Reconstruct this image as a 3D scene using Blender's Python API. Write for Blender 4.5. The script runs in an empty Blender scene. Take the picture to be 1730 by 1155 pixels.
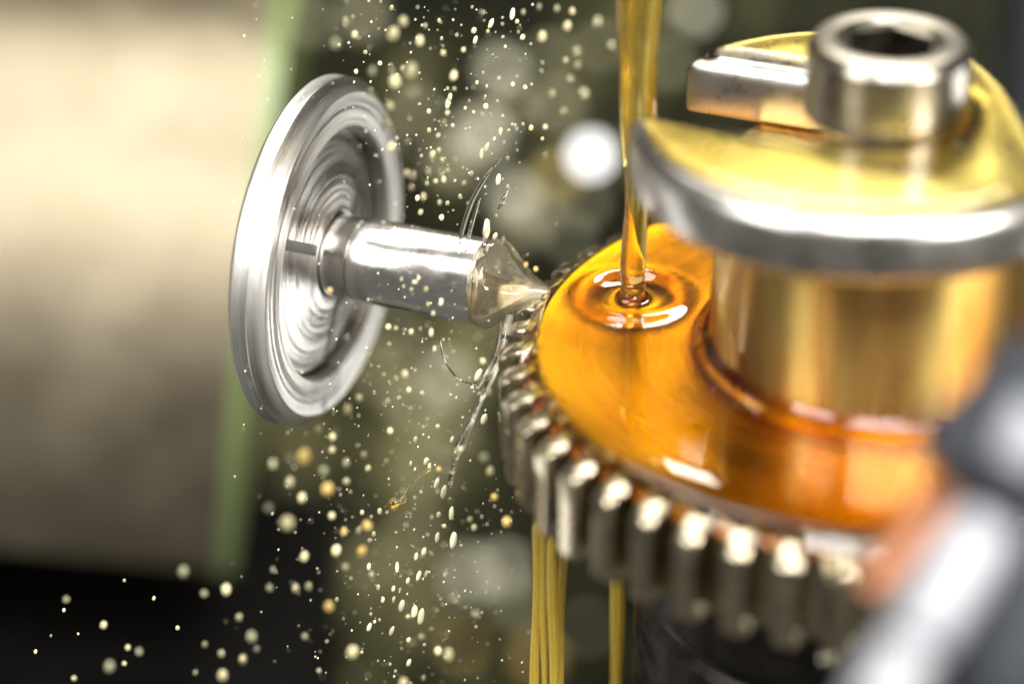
import bpy, bmesh, math, random
from mathutils import Vector, Matrix, noise
from mathutils.geometry import delaunay_2d_cdt

# All shapes below are written in centimetres and stored in metres.
K = 0.01
random.seed(7)
SC = bpy.context.scene
COL = SC.collection
V = Vector
pi = math.pi

# ------------------------------------------------------------------ helpers
def link(name, me, mat, parent=None, angle=40):
    ob = bpy.data.objects.new(name, me)
    COL.objects.link(ob)
    if mat is not None:
        me.materials.append(mat)
    me.shade_smooth()
    if angle is not None:
        me.set_sharp_from_angle(angle=math.radians(angle))
    if parent is not None:
        ob.parent = parent
    return ob

def mesh_from(verts, faces, origin=(0, 0, 0)):
    o = V(origin)
    me = bpy.data.meshes.new('mesh')
    me.from_pydata([tuple((V(v) - o) * K) for v in verts], [], faces)
    me.update()
    return me

def fix_normals(me):
    bm = bmesh.new(); bm.from_mesh(me)
    bmesh.ops.recalc_face_normals(bm, faces=bm.faces)
    bm.to_mesh(me); bm.free(); me.update()

def part(name, vf, mat, parent=None, angle=40, origin=None, recalc=True):
    """one mesh object; vertices in world cm, stored relative to its root's base"""
    if origin is None:
        o = (0, 0, 0)
        r = parent
        acc = V((0, 0, 0))
        while r is not None:
            acc += V(r.location) / K
            r = r.parent
        o = acc
    else:
        o = V(origin)
    me = mesh_from(vf[0], vf[1], o)
    if recalc:
        fix_normals(me)
    ob = link(name, me, mat, parent, angle)
    if parent is None:
        ob.location = o * K
    return ob

def tag(o, label=None, cat=None, group=None, kind=None):
    if label: o['label'] = label
    if cat: o['category'] = cat
    if group: o['group'] = group
    if kind: o['kind'] = kind
    return o

def thing(name, loc, label, cat, group=None):
    o = bpy.data.objects.new(name, None)
    o.empty_display_size = 0.005
    COL.objects.link(o)
    o.location = V(loc) * K
    return tag(o, label, cat, group)

def frame(axis, up=(0, 0, 1)):
    a = V(axis).normalized()
    s = a.cross(V(up)).normalized()
    u = s.cross(a).normalized()
    return a, s, u

def lathe(profile, origin, axis=(0, 0, 1), n=96, up=None, rfun=None, cap=True):
    """profile: list of (r,h).  closed at both ends when r==0 or cap."""
    if up is None:
        up = (0, 0, 1) if abs(V(axis).normalized().z) < 0.9 else (0, 1, 0)
    a, s, u = frame(axis, up)
    O = V(origin)
    vs, fs, rings = [], [], []
    for (r, h) in profile:
        if r <= 1e-6:
            rings.append([len(vs)]); vs.append(O + a * h); continue
        ring = []
        for i in range(n):
            t = 2 * pi * i / n
            rr = r if rfun is None else rfun(r, h, t)
            ring.append(len(vs)); vs.append(O + a * h + (s * math.cos(t) + u * math.sin(t)) * rr)
        rings.append(ring)
    for A, B in zip(rings, rings[1:]):
        if len(A) == 1 and len(B) == 1: continue
        for i in range(n):
            j = (i + 1) % n
            if len(A) == 1: fs.append((A[0], B[j], B[i]))
            elif len(B) == 1: fs.append((A[i], A[j], B[0]))
            else: fs.append((A[i], A[j], B[j], B[i]))
    if cap:
        if len(rings[0]) > 1: fs.append(tuple(reversed(rings[0])))
        if len(rings[-1]) > 1: fs.append(tuple(rings[-1]))
    return vs, fs

def tube(pts, radii, n=16, squash=1.0):
    pts = [V(p) for p in pts]
    vs, fs = [], []
    prev = None
    for k, p in enumerate(pts):
        d = (pts[min(k + 1, len(pts) - 1)] - pts[max(k - 1, 0)]).normalized()
        if prev is None:
            s = d.cross(V((0.13, 1, 0.2))).normalized()
        else:
            s = (prev - d * prev.dot(d)).normalized()
        prev = s
        u = d.cross(s)
        r = radii[k]
        for i in range(n):
            t = 2 * pi * i / n
            vs.append(p + s * math.cos(t) * r + u * math.sin(t) * r * squash)
    for k in range(len(pts) - 1):
        for i in range(n):
            j = (i + 1) % n
            fs.append((k * n + i, k * n + j, (k + 1) * n + j, (k + 1) * n + i))
    fs.append(tuple(reversed(range(n))))
    fs.append(tuple(range((len(pts) - 1) * n, len(pts) * n)))
    return vs, fs

def spline(ctrl, m=10):
    """Catmull-Rom through tuples (any dimension)"""
    out = []
    n = len(ctrl)
    for i in range(n - 1):
        p0, p1, p2, p3 = ctrl[max(i - 1, 0)], ctrl[i], ctrl[i + 1], ctrl[min(i + 2, n - 1)]
        for k in range(m):
            t = k / m
            out.append(tuple(0.5 * (2 * b + (c - a) * t + (2 * a - 5 * b + 4 * c - d) * t * t + (3 * b - a - 3 * c + d) * t ** 3)
                             for a, b, c, d in zip(p0, p1, p2, p3)))
    out.append(tuple(ctrl[-1]))
    return out

def box_bm(lo, hi, bevel=0.0, seg=3):
    bm = bmesh.new()
    bmesh.ops.create_cube(bm, size=1)
    for v in bm.verts:
        v.co = V([lo[i] + (v.co[i] + 0.5) * (hi[i] - lo[i]) for i in range(3)])
    if bevel:
        bmesh.ops.bevel(bm, geom=bm.edges[:], offset=bevel, segments=seg, affect='EDGES', profile=0.5)
    vs = [v.co.copy() for v in bm.verts]
    for i, v in enumerate(bm.verts): v.index = i
    fs = [tuple(v.index for v in f.verts) for f in bm.faces]
    bm.free()
    return vs, fs

def xform(vf, M):
    return [M @ V(v) for v in vf[0]], vf[1]

def join(*vfs):
    vs, fs = [], []
    for a, b in vfs:
        k = len(vs); vs += list(a); fs += [tuple(i + k for i in f) for f in b]
    return vs, fs

def sstep(a, b, x):
    t = min(1, max(0, (x - a) / (b - a))); return t * t * (3 - 2 * t)

# ------------------------------------------------------------------ camera
PITCH = math.radians(29)
CAM = V((-2.772, -20.936, 11.734))
FPX = 4805.0
Fv = V((0, math.cos(PITCH), -math.sin(PITCH))); Uv = V((0, math.sin(PITCH), math.cos(PITCH))); Rv = V((1, 0, 0))
def at_depth(px, py, d):
    return CAM + (Fv + Rv * ((px - 865) / FPX) + Uv * ((577.5 - py) / FPX)) * d
def at_z(px, py, z):
    r = Fv + Rv * ((px - 865) / FPX) + Uv * ((577.5 - py) / FPX)
    return CAM + r * ((z - CAM.z) / r.z)

cd = bpy.data.cameras.new('camera')
cam = bpy.data.objects.new('camera', cd)
COL.objects.link(cam)
cam.location = CAM * K
cam.rotation_euler = (pi / 2 - PITCH, 0, 0)
cd.sensor_width = 36; cd.lens = FPX / 1730 * 36
cd.clip_start = 0.01; cd.clip_end = 20
cd.dof.use_dof = True
cd.dof.focus_distance = 24.85 * K
cd.dof.aperture_fstop = cd.lens / 12.0
SC.camera = cam

# ------------------------------------------------------------------ materials
def newmat(name):
    m = bpy.data.materials.new(name); m.use_nodes = True
    nt = m.node_tree
    for n in list(nt.nodes): nt.nodes.remove(n)
    out = nt.nodes.new('ShaderNodeOutputMaterial')
    return m, nt, out

def N(nt, kind, **kw):
    n = nt.nodes.new(kind)
    for k, v in kw.items():
        if k.startswith('_'): setattr(n, k[1:], v)
        else: n.inputs[k.replace('__', ' ')].default_value = v
    return n

def ramp(nt, stops):
    r = nt.nodes.new('ShaderNodeValToRGB')
    e = r.color_ramp.elements
    e[0].position, e[0].color = stops[0][0], (*stops[0][1], 1)
    e[1].position, e[1].color = stops[-1][0], (*stops[-1][1], 1)
    for p, c in stops[1:-1]:
        x = e.new(p); x.color = (*c, 1)
    return r

def metal(name, c0, c1, r0, r1, scale=300, bump=0.0, bscale=1500, stretch=(1, 1, 1), metallic=1.0, aniso=0.0, coat=0.0, coat_tint=(1, 1, 1), tangent=None, rot=0.0):
    m, nt, out = newmat(name)
    L = nt.links.new
    tc = N(nt, 'ShaderNodeTexCoord')
    mp = N(nt, 'ShaderNodeMapping', Scale=stretch)
    L(tc.outputs['Object'], mp.inputs['Vector'])
    n1 = N(nt, 'ShaderNodeTexNoise', Scale=scale, Detail=5, Roughness=0.6)
    L(mp.outputs[0], n1.inputs['Vector'])
    cr = ramp(nt, [(0.3, c0), (0.7, c1)]); L(n1.outputs['Fac'], cr.inputs[0])
    mr = N(nt, 'ShaderNodeMapRange'); mr.inputs['From Min'].default_value = 0.3; mr.inputs['From Max'].default_value = 0.7
    mr.inputs['To Min'].default_value = r0; mr.inputs['To Max'].default_value = r1
    L(n1.outputs['Fac'], mr.inputs['Value'])
    p = N(nt, 'ShaderNodeBsdfPrincipled', Metallic=metallic)
    L(cr.outputs[0], p.inputs['Base Color']); L(mr.outputs[0], p.inputs['Roughness'])
    p.inputs['Anisotropic'].default_value = aniso; p.inputs['Anisotropic Rotation'].default_value = rot
    p.inputs['Coat Weight'].default_value = coat; p.inputs['Coat Roughness'].default_value = 0.03
    p.inputs['Coat IOR'].default_value = 1.47; p.inputs['Coat Tint'].default_value = (*coat_tint, 1)
    if tangent:
        t = N(nt, 'ShaderNodeTangent', _direction_type='RADIAL', _axis=tangent); L(t.outputs[0], p.inputs['Tangent'])
    if bump:
        n2 = N(nt, 'ShaderNodeTexNoise', Scale=bscale, Detail=3, Roughness=0.6); L(mp.outputs[0], n2.inputs['Vector'])
        b = N(nt, 'ShaderNodeBump', Strength=bump, Distance=0.0001); L(n2.outputs['Fac'], b.inputs['Height']); L(b.outputs[0], p.inputs['Normal'])
    L(p.outputs[0], out.inputs['Surface'])
    return m

def turned(name, axis, base0, base1, r0, r1, freq, bump=0.3, aniso=0.6, rot=0.0):
    """turned steel: everything varies with the distance from the turning axis (object X or Z)"""
    m, nt, out = newmat(name); L = nt.links.new
    tc = N(nt, 'ShaderNodeTexCoord')
    sep = N(nt, 'ShaderNodeSeparateXYZ'); L(tc.outputs['Object'], sep.inputs[0])
    a, b, c = {'X': ('Y', 'Z', 'X'), 'Z': ('X', 'Y', 'Z')}[axis]
    m1 = N(nt, 'ShaderNodeMath', _operation='MULTIPLY'); L(sep.outputs[a], m1.inputs[0]); L(sep.outputs[a], m1.inputs[1])
    m2 = N(nt, 'ShaderNodeMath', _operation='MULTIPLY'); L(sep.outputs[b], m2.inputs[0]); L(sep.outputs[b], m2.inputs[1])
    ad = N(nt, 'ShaderNodeMath', _operation='ADD'); L(m1.outputs[0], ad.inputs[0]); L(m2.outputs[0], ad.inputs[1])
    sq = N(nt, 'ShaderNodeMath', _operation='SQRT'); L(ad.outputs[0], sq.inputs[0])
    at = N(nt, 'ShaderNodeMath', _operation='ARCTAN2'); L(sep.outputs[a], at.inputs[0]); L(sep.outputs[b], at.inputs[1])
    sc = N(nt, 'ShaderNodeMath', _operation='MULTIPLY'); L(at.outputs[0], sc.inputs[0]); sc.inputs[1].default_value = 0.0009
    cb = N(nt, 'ShaderNodeCombineXYZ'); L(sq.outputs[0], cb.inputs[0]); L(sc.outputs[0], cb.inputs[1]); L(sep.outputs[c], cb.inputs[2])
    n1 = N(nt, 'ShaderNodeTexNoise', Scale=freq, Detail=6, Roughness=0.65); L(cb.outputs[0], n1.inputs['Vector'])
    n2 = N(nt, 'ShaderNodeTexNoise', Scale=freq * 0.22, Detail=2, Roughness=0.5); L(cb.outputs[0], n2.inputs['Vector'])
    mx = N(nt, 'ShaderNodeMath', _operation='ADD'); L(n1.outputs['Fac'], mx.inputs[0]); L(n2.outputs['Fac'], mx.inputs[1])
    hf = N(nt, 'ShaderNodeMath', _operation='MULTIPLY'); L(mx.outputs[0], hf.inputs[0]); hf.inputs[1].default_value = 0.5
    cr = ramp(nt, [(0.36, base0), (0.62, base1)]); L(hf.outputs[0], cr.inputs[0])
    mr = N(nt, 'ShaderNodeMapRange'); mr.inputs['From Min'].default_value = 0.35; mr.inputs['From Max'].default_value = 0.65
    mr.inputs['To Min'].default_value = r0; mr.inputs['To Max'].default_value = r1; L(n2.outputs['Fac'], mr.inputs['Value'])
    p = N(nt, 'ShaderNodeBsdfPrincipled', Metallic=1.0); p.inputs['Anisotropic Rotation'].default_value = rot; p.inputs['Anisotropic'].default_value = aniso
    tg = N(nt, 'ShaderNodeTangent', _direction_type='RADIAL', _axis=axis); L(tg.outputs[0], p.inputs['Tangent'])
    bp = N(nt, 'ShaderNodeBump', Strength=bump, Distance=0.00025); L(hf.outputs[0], bp.inputs['Height']); L(bp.outputs[0], p.inputs['Normal'])
    L(cr.outputs[0], p.inputs['Base Color']); L(mr.outputs[0], p.inputs['Roughness']); L(p.outputs[0], out.inputs['Surface'])
    return m

def oil(name, dens=1170.0, col=(0.970, 0.845, 0.0), rough=0.0, bump=0.0, bscale=400, sheen_mix=0.0):
    m, nt, out = newmat(name); L = nt.links.new
    g = N(nt, 'ShaderNodeBsdfGlass', IOR=1.47, Roughness=rough)
    g.inputs['Color'].default_value = (1, 1, 1, 1)
    v = N(nt, 'ShaderNodeVolumeAbsorption', Density=dens); v.inputs['Color'].default_value = (*col, 1)
    if bump:
        tc = N(nt, 'ShaderNodeTexCoord')
        n2 = N(nt, 'ShaderNodeTexNoise', Scale=bscale, Detail=2); L(tc.outputs['Object'], n2.inputs['Vector'])
        b = N(nt, 'ShaderNodeBump', Strength=bump, Distance=0.0002); L(n2.outputs['Fac'], b.inputs['Height']); L(b.outputs[0], g.inputs['Normal'])
    surf = g
    if sheen_mix:      # diffuse gold share put in for light refracted through the oil
        p = N(nt, 'ShaderNodeBsdfPrincipled', Roughness=0.12); p.inputs['Base Color'].default_value = (0.90, 0.66, 0.10, 1)
        surf = N(nt, 'ShaderNodeMixShader', Fac=sheen_mix); L(g.outputs[0], surf.inputs[1]); L(p.outputs[0], surf.inputs[2])
    L(surf.outputs[0], out.inputs['Surface']); L(v.outputs[0], out.inputs['Volume'])
    return m

def paint(name, c0, c1, rough=0.4, scale=120, bump=0.1, coat=0.0, spec=0.5):
    m, nt, out = newmat(name); L = nt.links.new
    tc = N(nt, 'ShaderNodeTexCoord')
    n1 = N(nt, 'ShaderNodeTexNoise', Scale=scale, Detail=6, Roughness=0.6); L(tc.outputs['Object'], n1.inputs['Vector'])
    cr = ramp(nt, [(0.35, c0), (0.68, c1)]); L(n1.outputs['Fac'], cr.inputs[0])
    p = N(nt, 'ShaderNodeBsdfPrincipled', Roughness=rough); L(cr.outputs[0], p.inputs['Base Color'])
    p.inputs['Specular IOR Level'].default_value = spec
    p.inputs['Coat Weight'].default_value = coat
    if bump:
        b = N(nt, 'ShaderNodeBump', Strength=bump, Distance=0.0005); L(n1.outputs['Fac'], b.inputs['Height']); L(b.outputs[0], p.inputs['Normal'])
    L(p.outputs[0], out.inputs['Surface'])
    return m

def droplet_mat(name, col, trans=0.25, rough=0.12):  # pale diffuse colour stands in for light refracted by the drop
    m, nt, out = newmat(name)
    p = N(nt, 'ShaderNodeBsdfPrincipled', Roughness=rough, IOR=1.45)
    p.inputs['Base Color'].default_value = (*col, 1)
    p.inputs['Transmission Weight'].default_value = trans
    p.inputs['Subsurface Weight'].default_value = 0.0
    nt.links.new(p.outputs[0], out.inputs['Surface'])
    return m

ANISO = 0.85
M_GEAR = metal('gear_steel', (0.26, 0.25, 0.235), (0.40, 0.385, 0.36), 0.20, 0.34, 500, 0.12, 2500, coat=1.0, coat_tint=(1.0, 0.90, 0.66))
M_FACE = turned('turned_gear_face', 'Z', (0.36, 0.345, 0.32), (0.50, 0.485, 0.46), 0.21, 0.29, 1500, 0.08, 0.3)
M_HUB = metal('oil_and_reflection_sleeve', (0.46, 0.21, 0.045), (0.68, 0.59, 0.29), 0.24, 0.32, 260, 0.05, 900, (1, 1, 0.10), aniso=ANISO, coat=1.0, coat_tint=(0.98, 0.86, 0.55), tangent='Z', rot=0.25)  # amber of the oil film, with golden reflections painted into the streaks
M_WASH = metal('washer_steel', (0.34, 0.33, 0.315), (0.50, 0.485, 0.455), 0.24, 0.36, 300, 0.12, 1800)
M_BOLT = turned('satin_bolt_steel', 'Z', (0.21, 0.19, 0.165), (0.31, 0.29, 0.25), 0.26, 0.34, 900, 0.08, 0.6, 0.25)
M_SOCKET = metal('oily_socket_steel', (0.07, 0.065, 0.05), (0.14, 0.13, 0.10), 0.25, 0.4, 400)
M_TOOL = metal('polished_tool_steel', (0.60, 0.58, 0.56), (0.70, 0.68, 0.66), 0.15, 0.24, 600, 0.06, 2500, (1, 1, 1))
M_CHUCK = turned('turned_chuck_steel', 'X', (0.22, 0.21, 0.20), (0.60, 0.59, 0.57), 0.22, 0.42, 1300, 0.6, 0.6)
M_DARK = metal('blackened_steel', (0.02, 0.018, 0.016), (0.05, 0.045, 0.04), 0.3, 0.5, 300, 0.15, 1500)
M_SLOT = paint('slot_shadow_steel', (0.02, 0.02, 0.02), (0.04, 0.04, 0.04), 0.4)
M_OIL = oil('amber_oil', 3100.0)
M_OILTOP = oil('amber_oil_film', 1150.0)
M_STREAM = oil('golden_stream_oil', 430.0, (0.972, 0.83, 0.0), sheen_mix=0.045)
M_DRIP = oil('golden_strand_oil', 1300.0, (0.985, 0.87, 0.0), sheen_mix=0.32)
M_CLEAR = oil('pale_thin_oil', 350.0, (0.98, 0.90, 0.45))
M_WALL = None
M_GREEN = paint('green_paint', (0.11, 0.15, 0.055), (0.16, 0.21, 0.08), 0.35)
M_HOUSE = metal('brushed_housing', (0.17, 0.145, 0.10), (0.32, 0.28, 0.205), 0.50, 0.64, 60, 0.1, 400)
M_SHADE = paint('black_shade_slab', (0.003, 0.003, 0.0028), (0.006, 0.0055, 0.005), 0.7, spec=0.05)
M_COLUMN = paint('blue_black_paint', (0.008, 0.010, 0.013), (0.02, 0.022, 0.026), 0.45)
M_HOSEW = paint('pale_grey_plastic', (0.18, 0.187, 0.21), (0.24, 0.247, 0.27), 0.45)
M_HOSED = paint('slate_plastic', (0.010, 0.012, 0.016), (0.022, 0.025, 0.03), 0.55, spec=0.15)
M_COPPER = metal('copper_pipe', (0.22, 0.095, 0.05), (0.30, 0.14, 0.08), 0.40, 0.5, 200)
def sheen_mix(name):  # pale diffuse share painted in for the bright specular sheen of the web
    m, nt, out = newmat(name); L = nt.links.new
    g = N(nt, 'ShaderNodeBsdfGlass', IOR=1.47, Roughness=0.02); g.inputs['Color'].default_value = (1, 0.97, 0.86, 1)
    p = N(nt, 'ShaderNodeBsdfPrincipled', Roughness=0.08); p.inputs['Base Color'].default_value = (0.95, 0.86, 0.62, 1)
    t = N(nt, 'ShaderNodeTexCoord'); n1 = N(nt, 'ShaderNodeTexNoise', Scale=220, Detail=1); L(t.outputs['Object'], n1.inputs['Vector'])
    r = ramp(nt, [(0.42, (0.03, 0.03, 0.03)), (0.68, (0.34, 0.34, 0.34))]); L(n1.outputs['Fac'], r.inputs[0])
    x = N(nt, 'ShaderNodeMixShader'); L(r.outputs[0], x.inputs[0]); L(g.outputs[0], x.inputs[1]); L(p.outputs[0], x.inputs[2]); L(x.outputs[0], out.inputs['Surface'])
    return m
M_WEB = sheen_mix('pale_sheen_oil')
M_DROP = droplet_mat('pale_droplet', (0.93, 0.90, 0.70), 0.2)
M_BEAD = droplet_mat('wall_highlight_bead', (0.50, 0.48, 0.31), 0.2)
M_BEAD_AMBER = droplet_mat('amber_highlight_bead', (0.90, 0.66, 0.22), 0.25)
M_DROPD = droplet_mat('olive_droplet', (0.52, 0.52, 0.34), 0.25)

# ------------------------------------------------------------------ background
def wall_material():
    m, nt, out = newmat('oily_enclosure_panel'); L = nt.links.new
    tc = N(nt, 'ShaderNodeTexCoord')
    n1 = N(nt, 'ShaderNodeTexNoise', Scale=28, Detail=3, Roughness=0.55); L(tc.outputs['Object'], n1.inputs['Vector'])
    n2 = N(nt, 'ShaderNodeTexNoise', Scale=110, Detail=3, Roughness=0.6); L(tc.outputs['Object'], n2.inputs['Vector'])
    mx = N(nt, 'ShaderNodeMix', _data_type='FLOAT'); mx.inputs['Factor'].default_value = 0.35
    L(n1.outputs['Fac'], mx.inputs['A']); L(n2.outputs['Fac'], mx.inputs['B'])
    cr = ramp(nt, [(0.40, (0.003, 0.0035, 0.0012)), (0.52, (0.016, 0.0165, 0.006)), (0.67, (0.20, 0.19, 0.088))])
    L(mx.outputs[0], cr.inputs[0])
    p = N(nt, 'ShaderNodeBsdfPrincipled', Roughness=0.6); L(cr.outputs[0], p.inputs['Base Color']); p.inputs['Specular IOR Level'].default_value = 0.2
    b = N(nt, 'ShaderNodeBump', Strength=0.3, Distance=0.002); L(n2.outputs['Fac'], b.inputs['Height']); L(b.outputs[0], p.inputs['Normal'])
    L(p.outputs[0], out.inputs['Surface'])
    return m
M_WALL = wall_material()
wall = part('machine_enclosure', box_bm((-30, 18, -24), (24, 19, 6)), M_WALL, None, origin=(-3, 18, -9))
tag(wall, 'dark olive oily machine enclosure panel behind everything', 'enclosure', kind='structure')

# black slab put in for the shade under the spindle head
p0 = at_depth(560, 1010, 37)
bed = part('shade_slab', box_bm((p0.x - 14, p0.y - 3.0, p0.z - 10), (p0.x, p0.y + 3, p0.z), 0.5), M_SHADE, None, origin=(p0.x - 7, p0.y, p0.z - 10))
tag(bed, 'black slab added for the shade below the blurred spindle head at lower left', 'shade slab')

# spindle head: deep casting with a bulging front and a green end plate
E = at_depth(366, 962, 34.0)
def head_profile(k, ry, rz, zc, z0, depth):
    a0 = math.asin((z0 - zc) / rz); pts = []
    for i in range(k + 1):
        a = a0 + (math.radians(100) - a0) * i / k
        pts.append((ry * (1 - math.cos(a)), zc + rz * math.sin(a)))
    y0 = ry * (1 - math.cos(a0))
    pts = [(p[0] - y0, p[1]) for p in pts]
    pts += [(depth, pts[-1][1]), (depth, z0)]
    return pts
def extrude_x(prof, x0, x1):
    n = len(prof)
    vs = [V((x0, y, z)) for y, z in prof] + [V((x1, y, z)) for y, z in prof]
    fs = [tuple(range(n)), tuple(reversed(range(n, 2 * n)))]
    for i in range(n):
        j = (i + 1) % n
        fs.append((i, i + n, j + n, j))
    return vs, fs
HROLL = 6.5
roll = Matrix.Translation(E) @ Matrix.Rotation(math.radians(HROLL), 4, V((0, 1, 0)))
head = thing('spindle_head', E, 'large brown grey spindle head casting with green end plate, blurred at the far left', 'spindle head')
def rolled(vf): return xform(vf, roll)
part('casting', rolled(extrude_x(head_profile(40, 3.6, 4.2, 1.5, 0.0, 7.5), -14, 0)), M_HOUSE, head)
part('end_plate', rolled(extrude_x(head_profile(40, 3.66, 4.26, 1.5, -0.05, 7.4), 0.003, 0.2)), M_GREEN, head)

# column behind the clamp at the right
c0 = at_depth(1668, 300, 35)
tag(part('machine_column', box_bm((c0.x, c0.y - 1, c0.z - 8), (c0.x + 1.2, c0.y + 0.5, c0.z + 5), 0.2), M_COLUMN, None, origin=(c0.x + .6, c0.y, c0.z - 8)),
    'dark blue black machine column blurred behind the clamp at the right edge', 'column')

# glowing disc added in place of a specular highlight in the background
m, nt, out = newmat('glowing_glint'); em = N(nt, 'ShaderNodeEmission', Strength=3.0); em.inputs['Color'].default_value = (1, 1, 0.97, 1)
nt.links.new(em.outputs[0], out.inputs['Surface']); M_GLINT = m
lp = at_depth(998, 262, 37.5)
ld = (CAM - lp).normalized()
glint = thing('added_glint', lp, 'small round white glowing disc added as a highlight, out of focus behind the oil stream', 'glint')
part('glint_disc', lathe([(0, 0.10), (0.12, 0.085), (0.20, 0.03), (0.21, 0.0), (0, 0)], lp, ld, 40), M_GLINT, glint)
part('glint_backing', lathe([(0.215, 0.0), (0.24, 0.02), (0.25, -0.05), (0.25, -0.5), (0, -0.5)], lp, ld, 40, cap=False), M_DARK, glint)

# pale beads added to stand in for out-of-focus highlights on the enclosure
rb = random.Random(3)
bead_me = {}
for nm, mt in (('pale', M_DROP), ('olive', M_BEAD), ('amber', M_BEAD_AMBER)):
    vf = lathe([(0, 1)] + [(math.sin(t), math.cos(t)) for t in [pi * k / 10 for k in range(1, 10)]] + [(0, -1)], (0, 0, 0), n=18)
    me = mesh_from(*vf); fix_normals(me); me.materials.append(mt); me.shade_smooth(); bead_me[nm] = me
bead_spots = [(850, 962, .19, 'pale'), (792, 972, .22, 'pale'), (868, 1015, .2, 'olive'), (905, 1112, .2, 'amber'), (845, 120, .17, 'pale'),
              (870, 175, .17, 'olive'), (812, 230, .24, 'pale'), (760, 275, .24, 'olive'), (868, 335, .2, 'pale'), (880, 380, .19, 'olive'),
              (700, 690, .2, 'olive'), (640, 640, .15, 'olive'), (700, 190, .15, 'olive'), (610, 30, .18, 'olive'), (940, 180, .17, 'olive'),
              (1175, 20, .15, 'pale'), (1015, 80, .12, 'olive'), (1130, 110, .13, 'olive'), (560, 880, .15, 'olive'), (620, 950, .14, 'olive'),
              (700, 900, .14, 'olive'), (660, 560, .15, 'olive'), (750, 640, .2, 'pale'), (760, 730, .17, 'olive'), (930, 95, .13, 'olive'),
              (905, 360, .16, 'olive'), (960, 400, .13, 'olive'), (520, 40, .14, 'olive'), (640, 250, .12, 'olive'), (780, 1090, .13, 'amber'),
              (990, 1060, .12, 'olive'), (940, 300, .15, 'amber'), (985, 345, .14, 'olive'), (850, 520, .14, 'olive'), (720, 800, .15, 'olive')]
for px, py, r, nm in bead_spots:
    ob = bpy.data.objects.new('oil_or_highlight_bead', bead_me[nm]); COL.objects.link(ob)
    v = at_depth(px, py, 40); rr = Fv + Rv * ((px - 865) / FPX) + Uv * ((577.5 - py) / FPX)
    P = CAM + rr * ((17.95 - CAM.y) / rr.y)
    ob.location = P * K; ob.scale = (r * 1.15, r * 0.6, r * 1.15)
    tag(ob, 'blurred round bead added as a highlight on the dark enclosure far behind the gear', 'oil bead', 'added highlight beads on the enclosure panel')

# ------------------------------------------------------------------ gear
AX, AY = 0.41, 0.035           # gear axis
NT, R_TIP, R_ROOT = 49, 3.30, 2.99
A0 = math.radians(162.05)
TH = 0.90                      # gear face width
gear = thing('spur_gear', (AX, AY, -TH), 'steel spur gear flooded with amber oil under the slotted clamp washer', 'gear')
def tooth_w(frac, crown):      # half angle of a tooth at height fraction
    p = 2 * pi / NT
    return p * (0.315 - 0.065 * frac - 0.02 * frac * frac) * crown
def gear_ring(z, hf, wf):
    vs = []
    fr = [0.0, 0.25, 0.5, 0.75, 0.93, 1.0]
    for k in range(NT):
        c = A0 + 2 * pi * k / NT
        side = []
        for f in fr:
            r = R_ROOT + (R_TIP - R_ROOT) * f * hf
            w = tooth_w(f, wf if f > 0 else 1.0)
            if f == 1.0: w *= 0.88
            side.append((r, w))
        p = 2 * pi / NT
        seq = [(R_ROOT, -p * 0.46)] + [(r, -w) for r, w in side] + [(R_ROOT + (R_TIP - R_ROOT) * hf * 1.0 + 0.004 * hf, 0)] + [(r, w) for r, w in reversed(side)] + [(R_ROOT, p * 0.46)]
        for r, a in seq:
            vs.append(V((AX + r * math.cos(c + a), AY + r * math.sin(c + a), z)))
    return vs
levels = [(0.0, 0.02, 0.86), (-0.025, 0.34, 0.93), (-0.065, 0.74, 0.98), (-0.105, 0.94, 1.0), (-0.14, 1.0, 1.0),
          (-0.35, 1.0, 1.0), (-0.6, 1.0, 1.0), (-0.83, 1.0, 1.0), (-0.87, 0.85, 0.97), (-TH, 0.5, 0.9)]
gv, gf = [], []
for L_ in levels: gv += gear_ring(*L_)
m_ = len(gv) // len(levels)
for k in range(len(levels) - 1):
    for i in range(m_):
        j = (i + 1) % m_
        gf.append((k * m_ + i, (k + 1) * m_ + i, (k + 1) * m_ + j, k * m_ + j))
gf.append(tuple(range((len(levels) - 1) * m_, len(levels) * m_)))
part('toothed_rim', (gv, gf), M_GEAR, gear, 38)
part('turned_face', lathe([(1.2, 0.002), (2.0, 0.002), (2.6, 0.002), (R_ROOT + 0.004, 0.002), (R_ROOT - 0.05, -0.1), (1.2, -0.1), (1.2, 0)], (AX, AY, 0), n=180, cap=False), M_FACE, gear, 30)

# ------------------------------------------------------------------ spacer sleeve, washer, screw
HX, HY, HR = 0.36, 0.03, 1.47
ZW, TW = 2.2, 0.53
tag(part('spacer_sleeve', lathe([(0, -0.05), (HR + 0.10, -0.05), (HR + 0.10, 0.06), (HR + 0.03, 0.09), (HR, 0.15), (HR, 1.58), (HR - 0.04, ZW - TW - 0.002), (0, ZW - TW - 0.002)], (HX, HY, 0), n=160), M_HUB, None, 35, origin=(HX, HY, 0)),
    'round polished steel sleeve standing on the gear beneath the washer', 'sleeve')

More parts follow.
